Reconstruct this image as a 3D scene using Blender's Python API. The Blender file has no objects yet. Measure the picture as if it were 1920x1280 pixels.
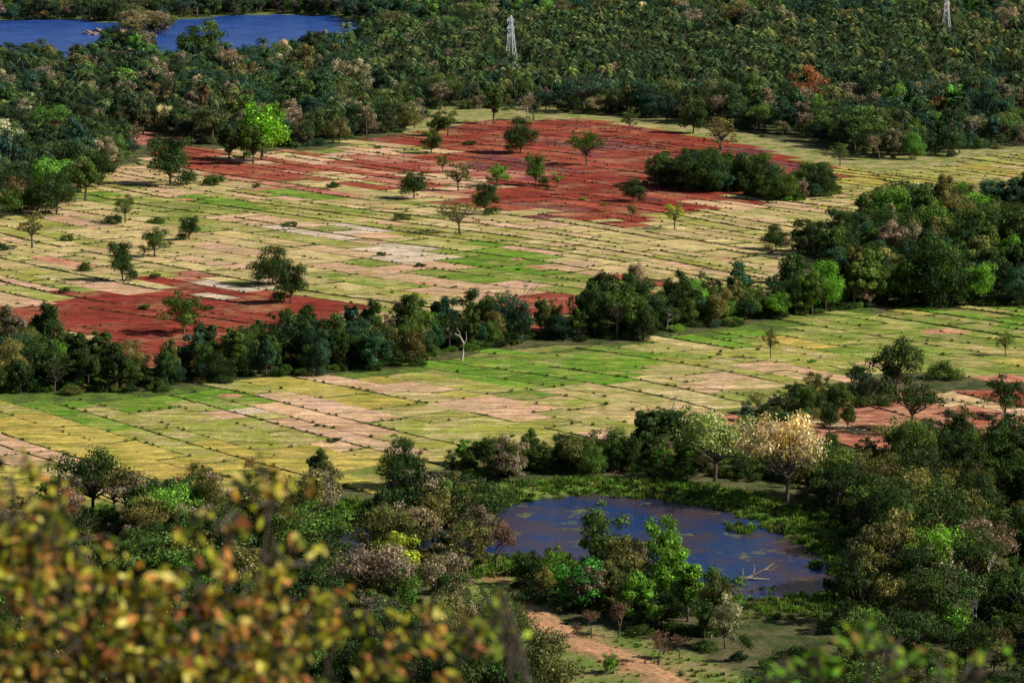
import bpy, math, random
import numpy as np
rng=np.random.default_rng(7); random.seed(7)
SC=bpy.context.scene
H=130.0; F=100/36*1920; PITCH=math.atan(940/F)
cp,sp=math.cos(PITCH),math.sin(PITCH)
def G(u,v):
    """survey: bearing/depression of a point on the plain -> metres on the ground"""
    x=(u-960)/F; yu=-(v-640)/F
    dy=cp+yu*sp; dz=-sp+yu*cp
    t=H/(-dz)
    return (x*t,dy*t)
def PG(pts): return np.array([G(*p) for p in pts])
def pxm(v): return (v+300)/130.0   # apparent size helper for heights
def inpoly(P,x,y):
    r=np.zeros(x.shape,bool); n=len(P)
    for i in range(n):
        x1,y1=P[i]; x2,y2=P[(i+1)%n]
        if y1==y2: continue
        c=((y1>y)!=(y2>y))&(x<(x2-x1)*(y-y1)/(y2-y1)+x1)
        r^=c
    return r
def pdist(P,x,y):
    d=np.full(x.shape,1e9)
    for i in range(len(P)):
        a=P[i]; b=P[(i+1)%len(P)]; ab=b-a; L=max((ab**2).sum(),1e-9)
        t=np.clip(((x-a[0])*ab[0]+(y-a[1])*ab[1])/L,0,1)
        d=np.minimum(d,np.hypot(x-a[0]-t*ab[0],y-a[1]-t*ab[1]))
    return d
# ------------------------------------------------------------------ plan
POND=PG([(600,1000),(640,968),(760,962),(930,945),(1000,932),(1090,922),(1230,928),(1340,945),(1430,975),(1500,1012),(1560,1050),(1580,1080),(1540,1115),(1440,1125),(1330,1120),(1240,1085),(1120,1065),(1000,1045),(900,1045),(780,1065),(680,1075),(620,1050)])
LAKE=PG([(-400,100),(0,118),(100,122),(330,118),(480,112),(600,98),(690,72),(690,45),(640,30),(520,24),(340,34),(250,42),(120,36),(0,38),(-400,30)])
FA=PG([(-160,345),(0,335),(150,325),(260,305),(330,275),(480,285),(600,282),(700,262),(790,248),(900,228),(1100,222),(1300,250),(1430,280),(1580,315),(1700,322),(1920,293),(2100,290),(2100,345),(1920,345),(1700,365),(1640,410),(1500,470),(1560,500),(1430,560),(1330,560),(1100,590),(940,640),(640,640),(470,650),(430,690),(230,690),(100,660),(0,650),(-160,640)])
FB=PG([(-160,775),(0,757),(250,745),(500,720),(740,705),(900,662),(1050,648),(1200,650),(1450,612),(1640,588),(1920,575),(2100,575),(2100,720),(1900,715),(1650,690),(1560,720),(1400,765),(1240,800),(1130,820),(1000,850),(870,870),(740,900),(600,920),(420,925),(300,945),(0,950),(-160,940)])
FC=PG([(1370,805),(1560,745),(1700,735),(2100,725),(2100,830),(1600,828),(1500,812)])
FD=PG([(20,252),(150,244),(330,246),(350,268),(200,275),(30,276)])
FE=PG([(1320,62),(1400,60),(1410,82),(1330,84)])
# ------------------------------------------------------------------ materials
def newmat(n):
    m=bpy.data.materials.new(n); m.use_nodes=True; nt=m.node_tree; nt.nodes.clear()
    o=nt.nodes.new('ShaderNodeOutputMaterial'); return m,nt,o
def N(nt,t,**k):
    n=nt.nodes.new(t)
    for a,b in k.items(): setattr(n,a,b)
    return n
def ramp(nt,p0,p1,c0=(0,0,0,1),c1=(1,1,1,1)):
    r=N(nt,'ShaderNodeValToRGB'); e=r.color_ramp.elements
    e[0].position=p0;e[1].position=p1;e[0].color=c0;e[1].color=c1; return r
def mul(nt,a,b,op='MULTIPLY'):
    m=N(nt,'ShaderNodeVectorMath',operation=op); nt.links.new(a,m.inputs[0])
    if isinstance(b,(tuple,list)): m.inputs[1].default_value=b
    else: nt.links.new(b,m.inputs[1])
    return m.outputs[0]
def noise(nt,vec,scale,detail=5,rough=.6):
    n=N(nt,'ShaderNodeTexNoise'); n.inputs['Scale'].default_value=scale; n.inputs['Detail'].default_value=detail; n.inputs['Roughness'].default_value=rough
    nt.links.new(vec,n.inputs['Vector']); return n.outputs['Fac']
def maprange(nt,a,f0,f1,t0,t1):
    m=N(nt,'ShaderNodeMapRange'); nt.links.new(a,m.inputs[0])
    for i,v in enumerate((f0,f1,t0,t1)): m.inputs[i+1].default_value=v
    return m.outputs[0]
def leafmat(name,src='INSTANCER',trans=.28):
    m,nt,o=newmat(name); L=nt.links.new
    t=N(nt,'ShaderNodeAttribute',attribute_type=src,attribute_name='tint')
    v=N(nt,'ShaderNodeAttribute',attribute_name='var')
    c=mul(nt,t.outputs['Color'],v.outputs['Vector'])
    p=N(nt,'ShaderNodeBsdfPrincipled'); p.inputs['Roughness'].default_value=.6; p.inputs['Specular IOR Level'].default_value=.1
    L(c,p.inputs['Base Color'])
    tr=N(nt,'ShaderNodeBsdfTranslucent'); c2=mul(nt,c,(1.5,1.5,.5)); L(c2,tr.inputs[0])
    mx=N(nt,'ShaderNodeMixShader'); mx.inputs[0].default_value=trans; L(p.outputs[0],mx.inputs[1]); L(tr.outputs[0],mx.inputs[2]); L(mx.outputs[0],o.inputs[0])
    return m
LEAF=leafmat('leaf_foliage')
def simplemat(name,col,rough=.85,var=.3,scale=2.0,metal=0,detail=5):
    m,nt,o=newmat(name); L=nt.links.new
    tc=N(nt,'ShaderNodeTexCoord'); n=noise(nt,tc.outputs['Object'],scale,detail,.7)
    f=maprange(nt,n,.3,.7,1-var,1+var)
    rgb=N(nt,'ShaderNodeRGB'); rgb.outputs[0].default_value=(*col,1)
    c=mul(nt,rgb.outputs[0],f)
    p=N(nt,'ShaderNodeBsdfPrincipled'); p.inputs['Roughness'].default_value=rough; p.inputs['Metallic'].default_value=metal
    L(c,p.inputs['Base Color']); L(p.outputs[0],o.inputs[0]); return m
BARK=simplemat('bark',(.11,.085,.065)); PALE=simplemat('pale_bark',(.38,.33,.29))
def groundmat(name,fine=1.6,patch=.12,lo=.44,hi=.56,aniso=None,bump=.25,over=0):
    m,nt,o=newmat(name); L=nt.links.new
    A=N(nt,'ShaderNodeAttribute',attribute_name='colA'); B=N(nt,'ShaderNodeAttribute',attribute_name='colB')
    geo=N(nt,'ShaderNodeNewGeometry'); pos=geo.outputs['Position']
    n1=noise(nt,pos,patch,8,.72); r=ramp(nt,lo,hi); L(n1,r.inputs[0])
    mx=N(nt,'ShaderNodeMix',data_type='RGBA'); L(r.outputs[0],mx.inputs[0]); L(A.outputs['Color'],mx.inputs[6]); L(B.outputs['Color'],mx.inputs[7])
    out=mx.outputs[2]
    if over:
        for sc,col,a,b_,amt in((.055,(.52,.39,.20,1),.51,.66,over),(.16,(.15,.20,.045,1),.56,.68,over*.8)):
            mp=N(nt,'ShaderNodeMapping'); mp.inputs['Location'].default_value=(sc*900,31,5); L(pos,mp.inputs[0])
            n5=noise(nt,mp.outputs[0],sc,8,.75); r5=ramp(nt,a,b_,(0,0,0,1),(amt,amt,amt,1)); L(n5,r5.inputs[0])
            m5=N(nt,'ShaderNodeMix',data_type='RGBA'); L(r5.outputs[0],m5.inputs[0]); L(out,m5.inputs[6]); m5.inputs[7].default_value=col; out=m5.outputs[2]
    n2=noise(nt,pos,fine,6,.8); f=maprange(nt,n2,.3,.7,.42,1.58)
    c=mul(nt,out,f)
    n4=noise(nt,pos,.35,5,.7); c=mul(nt,c,maprange(nt,n4,.3,.7,.72,1.28))
    if aniso is not None:
        for sc in((.12,1.1,1),(.04,.42,1)):
            mp=N(nt,'ShaderNodeMapping'); mp.inputs['Rotation'].default_value=(0,0,-aniso); mp.inputs['Scale'].default_value=sc
            L(pos,mp.inputs[0]); n3=noise(nt,mp.outputs[0],1.0,4,.6); f3=maprange(nt,n3,.32,.68,.64,1.34); c=mul(nt,c,f3)
    p=N(nt,'ShaderNodeBsdfPrincipled'); p.inputs['Roughness'].default_value=.95; p.inputs['Specular IOR Level'].default_value=.05
    L(c,p.inputs['Base Color'])
    b=N(nt,'ShaderNodeBump'); b.inputs['Strength'].default_value=bump; b.inputs['Distance'].default_value=.5; L(n2,b.inputs['Height']); L(b.outputs[0],p.inputs['Normal'])
    L(p.outputs[0],o.inputs[0]); return m
def watermat(name,deep,scum,scumcol,wave,rough=.08,wscale=.5,lo=.55,hi=.62,murk=None,dist=.3):
    m,nt,o=newmat(name); L=nt.links.new
    geo=N(nt,'ShaderNodeNewGeometry'); pos=geo.outputs['Position']
    n=noise(nt,pos,.12,8,.75); r=ramp(nt,lo,hi); L(n,r.inputs[0])
    nm=noise(nt,pos,.035,6,.65); rm=ramp(nt,.44,.56,(*deep,1),(*(murk or deep),1)); L(nm,rm.inputs[0])
    s=N(nt,'ShaderNodeMath',operation='MULTIPLY'); L(r.outputs[0],s.inputs[0]); s.inputs[1].default_value=scum
    mx=N(nt,'ShaderNodeMix',data_type='RGBA'); L(s.outputs[0],mx.inputs[0]); L(rm.outputs[0],mx.inputs[6]); mx.inputs[7].default_value=(*scumcol,1)
    p=N(nt,'ShaderNodeBsdfPrincipled'); L(mx.outputs[2],p.inputs['Base Color']); p.inputs['IOR'].default_value=1.33
    rr=N(nt,'ShaderNodeMapRange'); L(s.outputs[0],rr.inputs[0]); rr.inputs[3].default_value=rough; rr.inputs[4].default_value=.7; L(rr.outputs[0],p.inputs['Roughness'])
    mp=N(nt,'ShaderNodeMapping'); mp.inputs['Scale'].default_value=(.5,1,1); L(pos,mp.inputs[0])
    w=noise(nt,mp.outputs[0],wscale,5,.65); b=N(nt,'ShaderNodeBump'); b.inputs['Strength'].default_value=wave; b.inputs['Distance'].default_value=dist
    L(w,b.inputs['Height']); L(b.outputs[0],p.inputs['Normal']); L(p.outputs[0],o.inputs[0]); return m
# ------------------------------------------------------------------ mesh helpers
class MB:
    def __init__(s): s.v=[];s.f=[];s.m=[];s.var=[];s.n=0
    def add(s,verts,faces,mat=0,var=1.0):
        s.v.append(np.asarray(verts,float)); s.f+= [tuple(i+s.n for i in f) for f in faces]
        s.m+=[mat]*len(faces)
        s.var+= list(var) if hasattr(var,'__len__') else [var]*len(faces)
        s.n+=len(verts)
    def tube(s,pts,rad,sides=6,mat=0,var=1.0):
        pts=np.asarray(pts,float); n=len(pts); V=[];Fc=[]
        for i in range(n):
            t=pts[min(i+1,n-1)]-pts[max(i-1,0)]; t/=np.linalg.norm(t)+1e-9
            a=np.cross(t,[0,0,1.]); 
            if np.linalg.norm(a)<.05: a=np.array([1.,0,0])
            a/=np.linalg.norm(a); b=np.cross(t,a)
            for k in range(sides):
                th=2*math.pi*k/sides; V.append(pts[i]+rad[i]*(math.cos(th)*a+math.sin(th)*b))
        for i in range(n-1):
            for k in range(sides):
                k2=(k+1)%sides; Fc.append((i*sides+k,i*sides+k2,(i+1)*sides+k2,(i+1)*sides+k))
        Fc.append(tuple(range(sides))[::-1]); Fc.append(tuple((n-1)*sides+k for k in range(sides)))
        s.add(V,Fc,mat,var)
    def quads(s,c,nrm,size,mat,var,asp=.6):
        n=len(c); r=rng.normal(size=(n,3)); t=np.cross(nrm,r); t/=np.linalg.norm(t,axis=1)[:,None]+1e-9
        b=np.cross(nrm,t); b/=np.linalg.norm(b,axis=1)[:,None]+1e-9
        sz=size[:,None]; V=np.stack([c-t*sz,c-b*sz*asp,c+t*sz,c+b*sz*asp],1).reshape(-1,3)
        base=np.arange(n)*4; s.add(V,[(i,i+1,i+2,i+3) for i in base.tolist()],mat,var)
    def box(s,c,d,mat=0):
        x,y,z=c;a,b,e=[q/2 for q in d]
        V=[(x+i*a,y+j*b,z+k*e) for i in(-1,1) for j in(-1,1) for k in(-1,1)]
        s.add(V,[(0,1,3,2),(4,6,7,5),(0,4,5,1),(2,3,7,6),(0,2,6,4),(1,5,7,3)],mat)
    def mesh(s,name,mats):
        me=bpy.data.meshes.new(name); me.from_pydata(np.concatenate(s.v).tolist(),[],s.f)
        for m in mats: me.materials.append(m)
        me.polygons.foreach_set('material_index',s.m)
        a=me.attributes.new('var','FLOAT','FACE'); a.data.foreach_set('value',np.array(s.var,dtype=np.float32))
        me.update(); return me
def link(o,parent=None):
    SC.collection.objects.link(o)
    if parent: o.parent=parent
    return o
def bez(p0,p1,p2,n=5):
    return [np.array(p0)*(1-t)**2+2*np.array(p1)*t*(1-t)+np.array(p2)*t*t for t in np.linspace(0,1,n)]
# ------------------------------------------------------------------ tree prototypes (10 m tall)
def lvar(n): return np.exp(rng.normal(size=n)*.42)
def broad(name,R=3.6,z0=3.0,top=10,nl=20,per=260,leaf=.2,lr=(.26,.42),flat=.85,mats=None,trunk=.26,lean=0.3,cut=-.7,skew=0):
    b=MB(); cz=(z0+top)/2; rz=(top-z0)/2
    lobes=[]; tries=0
    while len(lobes)<nl and tries<5000:
        tries+=1
        d=rng.normal(size=3); d/=np.linalg.norm(d)
        if d[2]<cut: continue
        rr=rng.uniform(.3,1.0); c=np.array([d[0]*R*rr+skew,d[1]*R*rr,cz+d[2]*rz*rr])
        r=R*rng.uniform(*lr)
        if all(np.linalg.norm(c-q[0])>.5*r for q in lobes): lobes.append((c,r))
    ht=z0+.3*(top-z0); tx,ty=rng.uniform(-lean,lean,2)
    b.tube(bez((0,0,-.3),(tx*.3,ty*1.5,ht*.5),(tx,ty,ht),5),np.linspace(trunk,trunk*.6,5),7,0)
    for c,r in lobes:
        st=np.array([tx*rng.uniform(.5,1),ty,ht*rng.uniform(.6,1)])
        mid=(st+c)/2+rng.normal(size=3)*.3; mid[2]-=.3
        b.tube(bez(st,mid,c,4),np.linspace(trunk*.4,.04,4),4,0)
    for c,r in lobes:
        n=int(per*(r/(R*.34))**2)
        d=rng.normal(size=(n,3)); d/=np.linalg.norm(d,axis=1)[:,None]
        d=d[(d[:,2]>-.6)|(rng.random(n)<.4)]; n=len(d)
        bump=1+.22*np.sin(d[:,0]*5+c[0]*3)*np.sin(d[:,1]*5+c[1]*3)
        rad=r*(rng.random(n)**.28)*rng.uniform(.85,1.2,n)*bump
        p=c+d*rad[:,None]*np.array([1,1,flat]); p[:,2]=np.maximum(p[:,2],.05+.3*rng.random(n))
        nr=d+rng.normal(size=(n,3))*.42+np.array([0,0,.2]); nr/=np.linalg.norm(nr,axis=1)[:,None]
        lf=rng.uniform(.6,1.5)
        b.quads(p,nr,leaf*rng.uniform(.6,1.5,n),1,lf*lvar(n))
    return b.mesh(name,mats or [BARK,LEAF])
def bush(name,R=4.5,nl=12,per=230,leaf=.3):
    b=MB()
    for i in range(nl):
        a=rng.uniform(0,6.28); q=R*math.sqrt(rng.random())*.85; r=R*rng.uniform(.2,.4)
        zz=rng.uniform(.3,1)*(10-r)*(1-.5*q/R)
        c=np.array([q*math.cos(a),q*math.sin(a),max(zz*.8,r*.5)])
        b.tube([(c[0]*.3,c[1]*.3,-.3),c],[.15,.04],4,0)
        n=int(per); d=rng.normal(size=(n,3)); d/=np.linalg.norm(d,axis=1)[:,None]
        p=c+d*(r*rng.random(n)**.3*rng.uniform(.85,1.3,n))[:,None]; p[:,2]=np.abs(p[:,2])
        nr=d+rng.normal(size=(n,3))*.6; nr/=np.linalg.norm(nr,axis=1)[:,None]
        b.quads(p,nr,leaf*rng.uniform(.6,1.5,n),1,rng.uniform(.65,1.4)*lvar(n))
    return b.mesh(name,[BARK,LEAF])
def palm(name):
    b=MB(); tx,ty=rng.uniform(-1.0,1.0,2); top=np.array([tx,ty,8.2])
    b.tube(bez((0,0,-.3),(0,0,5),top,6),np.linspace(.16,.11,6),6,0)
    nf=14
    for k in range(nf):
        a=k*2.4+rng.uniform(-.25,.25); el=1.2-1.9*k/nf+rng.uniform(-.15,.15); L=rng.uniform(2.4,3.5)
        dx=np.array([math.cos(a),math.sin(a),0.])
        e=top+dx*L*math.cos(el*.7)+np.array([0,0,L*(math.sin(el)*.7-.5)])
        m=top+dx*L*.35+np.array([0,0,L*.5*math.sin(el)+.9])
        pts=bez(top,m,e,9); b.tube(pts,np.linspace(.06,.03,9),3,1,1.2)
        side=np.array([-dx[1],dx[0],0]); vv=(.45,.8,1.2,1.8)[int(rng.integers(4))]
        for i in range(1,9):
            for sgn in(-1,1):
                for h in (0,.5):
                    p=pts[i]*(1-h)+pts[i-1]*h; w=.4*math.sin(math.pi*min((i+1-h)/9.5,1))+.1
                    q=p+side*sgn*w+dx*.15+np.array([0,0,-.55*w-.03]); dd=dx*.12
                    b.add([p-dd,p+dd,q+dd*.6,q-dd*.4],[(0,1,2,3)],1,vv*rng.uniform(.8,1.25))
    return b.mesh(name,[BARK,LEAF])
def bare(name,leaves=0,mats=None,spread=.6,leaf=.16,trunk=.26,depth=5):
    b=MB(); tips=[]
    def br(p,d,L,r,k):
        q=p+d*L; mid=(p+q)/2+rng.normal(size=3)*L*.08
        b.tube([p,mid,q],[r,r*.85,r*.65],5 if k<2 else 3,0)
        if k>=depth: tips.append(q); return
        if k>=2: tips.append(q)
        for i in range(2 if k==0 else rng.integers(2,4)):
            nd=d+rng.normal(size=3)*spread; nd[2]+=.12; nd/=np.linalg.norm(nd)
            br(q,nd,L*rng.uniform(.62,.85),r*.6,k+1)
    br(np.array([0,0,-.3]),np.array([rng.uniform(-.1,.1),rng.uniform(-.1,.1),1.]),2.3,trunk,0)
    if leaves:
        T=np.array(tips); c=T[rng.integers(0,len(T),leaves)]+rng.normal(size=(leaves,3))*.35
        nr=rng.normal(size=(leaves,3)); nr/=np.linalg.norm(nr,axis=1)[:,None]
        b.quads(c,nr,leaf*rng.uniform(.6,1.5,leaves),1,rng.uniform(.5,1.5,leaves))
    return b.mesh(name,mats or [BARK,LEAF])
def tuft(name):
    b=MB()
    for i in range(26):
        a=rng.uniform(0,6.28); p=np.array([rng.normal()*.22,rng.normal()*.22,0]); h=rng.uniform(.5,1.1)
        o=np.array([math.cos(a),math.sin(a),0])*rng.uniform(.1,.5); w=np.array([-math.sin(a),math.cos(a),0])*.06
        b.add([p-w,p+w,p+o*.5+w*.8+[0,0,h*.7],p+o*.5-w*.8+[0,0,h*.7]],[(0,1,2,3)],1,rng.uniform(.6,1.4))
        b.add([p+o*.5-w*.8+[0,0,h*.7],p+o*.5+w*.8+[0,0,h*.7],p+o+[0,0,h]],[(0,1,2)],1,rng.uniform(.6,1.4))
    return b.mesh(name,[BARK,LEAF])
P=[]
def reg(me): P.append(me); return len(P)-1
BR=[reg(broad(f'broadleaf_{i}',R=r,z0=z,nl=n,per=215,lr=l,skew=k)) for i,(r,z,n,l,k) in enumerate([(4.0,-.2,36,(.2,.4),0),(4.6,.8,38,(.18,.36),.5),(3.6,-.4,30,(.24,.42),0),(4.8,.2,40,(.18,.38),-.7),(4.1,1.0,28,(.2,.44),.4),(4.3,0,44,(.14,.3),0)])]
TA=[reg(broad(f'tall_{i}',R=r,z0=z,nl=n,per=230,lr=(.26,.48))) for i,(r,z,n) in enumerate([(2.6,.2,28),(3.0,1.6,26),(2.2,0,24)])]
SP=[reg(broad(f'spread_{i}',R=r,z0=z,nl=n,per=220,lr=(.17,.3),flat=.6,trunk=.34,cut=-.2)) for i,(r,z,n) in enumerate([(6.0,2.8,38),(6.8,2.2,44)])]
SS=[reg(broad(f'sparse_{i}',R=r,z0=z,nl=n,per=130,lr=(.16,.28),flat=.6,leaf=.2,trunk=.26)) for i,(r,z,n) in enumerate([(4.6,2.0,30),(5.0,2.4,30),(3.8,1.6,26)])]
BU=[reg(bush(f'bush_{i}',R=r,nl=nn)) for i,(r,nn) in enumerate([(6,14),(8,18),(5,10)])]
PA=[reg(palm(f'palm_{i}')) for i in range(5)]
BA=[reg(bare(f'bare_{i}',mats=[PALE,LEAF])) for i in range(2)]
BL=[reg(bare(f'barely_{i}',leaves=1000)) for i in range(2)]
DE=[reg(broad(f'dense_{i}',R=r,z0=z,nl=n,per=270,lr=(.26,.46),leaf=.18)) for i,(r,z,n) in enumerate([(4.9,-.4,36),(4.3,-.6,30)])]
TU=[reg(tuft(f'tuft_{i}')) for i in range(2)]
pc=bpy.data.collections.new('vegetation_kit')
for i,me in enumerate(P):
    o=bpy.data.objects.new(f'kit_{i:02d}_{me.name}',me); pc.objects.link(o)
def gngroup():
    ng=bpy.data.node_groups.new('scatter','GeometryNodeTree')
    ng.interface.new_socket('Geometry',in_out='INPUT',socket_type='NodeSocketGeometry')
    ng.interface.new_socket('Geometry',in_out='OUTPUT',socket_type='NodeSocketGeometry')
    n=ng.nodes; L=ng.links.new; gi=n.new('NodeGroupInput'); go=n.new('NodeGroupOutput')
    ip=n.new('GeometryNodeInstanceOnPoints'); ci=n.new('GeometryNodeCollectionInfo')
    ci.inputs['Collection'].default_value=pc; ci.inputs['Separate Children'].default_value=True; ci.inputs['Reset Children'].default_value=True
    def na(t,nm):
        a=n.new('GeometryNodeInputNamedAttribute'); a.data_type=t; a.inputs[0].default_value=nm; return [o for o in a.outputs if o.enabled and o.name=='Attribute'][0]
    er=n.new('FunctionNodeEulerToRotation'); L(na('FLOAT_VECTOR','rot'),er.inputs[0])
    L(gi.outputs[0],ip.inputs['Points']); L(ci.outputs[0],ip.inputs['Instance']); ip.inputs['Pick Instance'].default_value=True
    L(na('INT','idx'),ip.inputs['Instance Index']); L(er.outputs[0],ip.inputs['Rotation']); L(na('FLOAT_VECTOR','scl'),ip.inputs['Scale'])
    L(ip.outputs[0],go.inputs[0]); return ng
NG=gngroup()
def scatter(name,pts,idx,scl,tint):
    n=len(pts); me=bpy.data.meshes.new(name); me.vertices.add(n)
    me.vertices.foreach_set('co',np.asarray(pts,np.float32).ravel())
    a=me.attributes.new('idx','INT','POINT'); a.data.foreach_set('value',np.asarray(idx,np.int32))
    rot=np.zeros((n,3),np.float32); rot[:,2]=rng.uniform(0,6.28,n); rot[:,:2]=rng.normal(size=(n,2))*.06
    a=me.attributes.new('rot','FLOAT_VECTOR','POINT'); a.data.foreach_set('vector',rot.ravel())
    a=me.attributes.new('scl','FLOAT_VECTOR','POINT'); a.data.foreach_set('vector',np.asarray(scl,np.float32).ravel())
    a=me.attributes.new('tint','FLOAT_VECTOR','POINT'); a.data.foreach_set('vector',np.asarray(tint,np.float32).ravel())
    o=link(bpy.data.objects.new(name,me)); m=o.modifiers.new('scatter','NODES'); m.node_group=NG
    print(name,n); return o
T_DK=(.045,.080,.022);T_MD=(.083,.135,.028);T_OL=(.16,.155,.052);T_GB=(.25,.205,.14);T_BR=(.13,.26,.035);T_BG=(.038,.090,.050);T_YG=(.29,.35,.05);T_OR=(.34,.16,.075);T_CR=(.54,.46,.32)
def tints(n,pal,haze_tint=0):
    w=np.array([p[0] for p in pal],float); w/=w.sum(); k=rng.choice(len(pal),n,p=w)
    c=np.array([p[1] for p in pal])[k]; c=c*rng.uniform(.65,1.4,(n,1))*rng.uniform(.9,1.1,(n,3)); return c+haze_tint*np.array([.35,.55,1.1])  # bluish distance haze is painted into the leaf colour, no real air volume
def jit(poly,s,excl=(),keep=1.0):
    x0,y0=poly.min(0);x1,y1=poly.max(0)
    X,Y=np.meshgrid(np.arange(x0,x1,s),np.arange(y0,y1,s)); X=X.ravel()+rng.uniform(-.6,.6,X.size)*s; Y=Y.ravel()+rng.uniform(-.6,.6,Y.size)*s
    k=inpoly(poly,X,Y)&(rng.random(X.size)<keep)
    for e in excl: k&=~inpoly(e,X,Y)
    return X[k],Y[k]
def forest(name,poly,s,mix,hr,pal,excl=(),keep=1.0,wide=1.0,haze_tint=0,under=1.0):
    X,Y=jit(poly,s,excl,keep); n=len(X)
    w=np.array([m[0] for m in mix],float); w/=w.sum(); g=rng.choice(len(mix),n,p=w)
    idx=np.array([mix[k][1][rng.integers(len(mix[k][1]))] for k in g]); hm=np.array([mix[k][2] for k in g])
    h=(hr[0]+(hr[1]-hr[0])*rng.beta(1.5,2.0,n))*hm/10
    h*=1+.2*np.sin(X/17+1)*np.sin(Y/29); wx=h*rng.uniform(.7,1.15,n)*wide
    isp=np.isin(idx,PA); h=np.where(isp,rng.uniform(1.3,2.1,n),h); wx=np.where(isp,h*rng.uniform(.8,1,n),wx)
    pts=np.stack([X,Y,np.zeros(n)],1); sc=np.stack([wx,wx,h],1); tt=tints(n,pal,haze_tint)
    if isp.any(): tt[isp]=tints(int(isp.sum()),[(3,(.10,.155,.045)),(2,(.15,.19,.06)),(.7,(.27,.28,.09)),(2.5,(.065,.12,.045))],haze_tint)
    if under:
        k=rng.random(n)<under; m=int(k.sum()); hh=rng.uniform(.15,.36,m)
        q=pts[k]+np.c_[rng.normal(size=(m,2))*s*.45,np.zeros(m)]; ok=~inpoly(POND,q[:,0],q[:,1])
        for ex in excl: ok&=~inpoly(ex,q[:,0],q[:,1])
        pts=np.concatenate([pts,q[ok]]); idx=np.concatenate([idx,rng.choice(BU,m)[ok]]); sc=np.concatenate([sc,np.stack([hh*1.5,hh*1.5,hh],1)[ok]]); tt=np.concatenate([tt,tints(m,[(3,T_DK),(2,T_MD),(1,T_OL),(.5,T_BR)],haze_tint)[ok]])
    return scatter(name,pts,idx,sc,tt)
# ------------------------------------------------------------------ terrain
def axis(a,b,s,lo,hi,g=1.12):
    m=list(np.arange(a,b,s)); l=[];st=s;x=a
    while x>lo: st*=g; x-=st; l.append(x)
    r=[];st=s;x=m[-1]
    while x<hi: st*=g; x+=st; r.append(x)
    return np.array(l[::-1]+m+r)
xs=axis(-160,170,1.6,-6000,6000,1.07); ys=axis(428,1380,1.8,-900,12000,1.06)
X,Y=np.meshgrid(xs,ys); 
ins=inpoly(POND,X,Y); d=pdist(POND,X,Y)
Z=np.zeros_like(X)
near=inpoly(FA,X,Y)|inpoly(FB,X,Y)|inpoly(FC,X,Y)
Z-=np.where(ins,1.6*np.clip(d/5,0,1)**.7,0)
def berm(d,i,y): return np.clip(1-np.abs(d-6)/5,0,1)*(~i)*.7*(y>G(0,1000)[1])
Z+=berm(d,ins,Y)
insl=inpoly(LAKE,X,Y); dl=pdist(LAKE,X,Y); Z-=np.where(insl,3*np.clip(dl/15,0,1),0)
r=np.hypot(X,np.maximum(Y-6,0)*1.0+np.minimum(Y-6,0)*.3)
hill=124.5*(1-np.clip((r-9)/95,0,1)**.45); hill=np.where(r<9,124.5,hill)*(1+.03*np.sin(X*.9)*np.sin(Y*.7)*(r>9)); Z=np.where(r<104,np.maximum(Z,hill),Z)
cA=np.tile(np.array([.06,.085,.028]),X.shape+(1,)); cB=np.tile(np.array([.15,.135,.065]),X.shape+(1,))
def paint(mask,a,b): cA[mask]=a; cB[mask]=b
clr=PG([(760,200),(1000,200),(1300,225),(1450,262),(1600,290),(1920,275),(2100,280),(2100,360),(1600,420),(1400,300),(760,260)]); paint(inpoly(clr,X,Y),(.46,.37,.18),(.20,.25,.055))
paint(near,(.40,.34,.12),(.19,.25,.045))
edge=PG([(-160,715),(0,735),(250,735),(740,690),(1200,640),(1640,570),(1640,600),(1200,655),(900,668),(740,712),(250,755),(-160,780)]); paint(inpoly(edge,X,Y),(.15,.23,.04),(.08,.12,.03))
paint(inpoly(FC,X,Y),(.56,.27,.18),(.40,.14,.09))
paint(inpoly(FD,X,Y),(.56,.26,.18),(.40,.13,.09)); paint(inpoly(FE,X,Y),(.42,.08,.07),(.34,.09,.07))
paint((d<13)&~ins&(Y>G(0,1090)[1]),(.13,.24,.035),(.20,.27,.055)); paint(ins,(.06,.045,.03),(.05,.06,.02))
CLEAR=PG([(850,1048),(960,1050),(1000,1085),(1050,1160),(1130,1180),(1280,1215),(1440,1290),(1400,1400),(1150,1400),(1070,1290),(1010,1220),(930,1160),(860,1110)])
paint(inpoly(CLEAR,X,Y),(.17,.24,.05),(.34,.28,.12))
TRK=[(850,1052),(905,1066),(950,1100),(985,1135),(1030,1172),(1060,1192),(1110,1212),(1160,1232),(1215,1256),(1260,1280),(1330,1330)]
TW=np.array([G(*p) for p in TRK]); dt=np.full(X.shape,1e9)
for i in range(len(TW)-1):
    a_,b_=TW[i],TW[i+1]; ab=b_-a_; t_=np.clip(((X-a_[0])*ab[0]+(Y-a_[1])*ab[1])/(ab@ab),0,1); dt=np.minimum(dt,np.hypot(X-a_[0]-t_*ab[0],Y-a_[1]-t_*ab[1]))
paint((dt<4.2)&(Y<G(0,1170)[1]),(.30,.24,.10),(.42,.25,.13)); paint((dt<2.2)&(Y>=G(0,1170)[1]),(.36,.20,.11),(.22,.21,.07))
paint((dl<40)&~insl,(.14,.23,.045),(.2,.2,.08))
rk=(r<104); paint(rk,(.22,.19,.16),(.13,.11,.09))
ny,nx=X.shape
V=np.stack([X,Y,Z],-1).reshape(-1,3); I=np.arange(ny*nx).reshape(ny,nx)
Q=np.stack([I[:-1,:-1],I[:-1,1:],I[1:,1:],I[1:,:-1]],-1).reshape(-1,4)
me=bpy.data.meshes.new('ground'); me.from_pydata(V.tolist(),[],Q.tolist())
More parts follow.
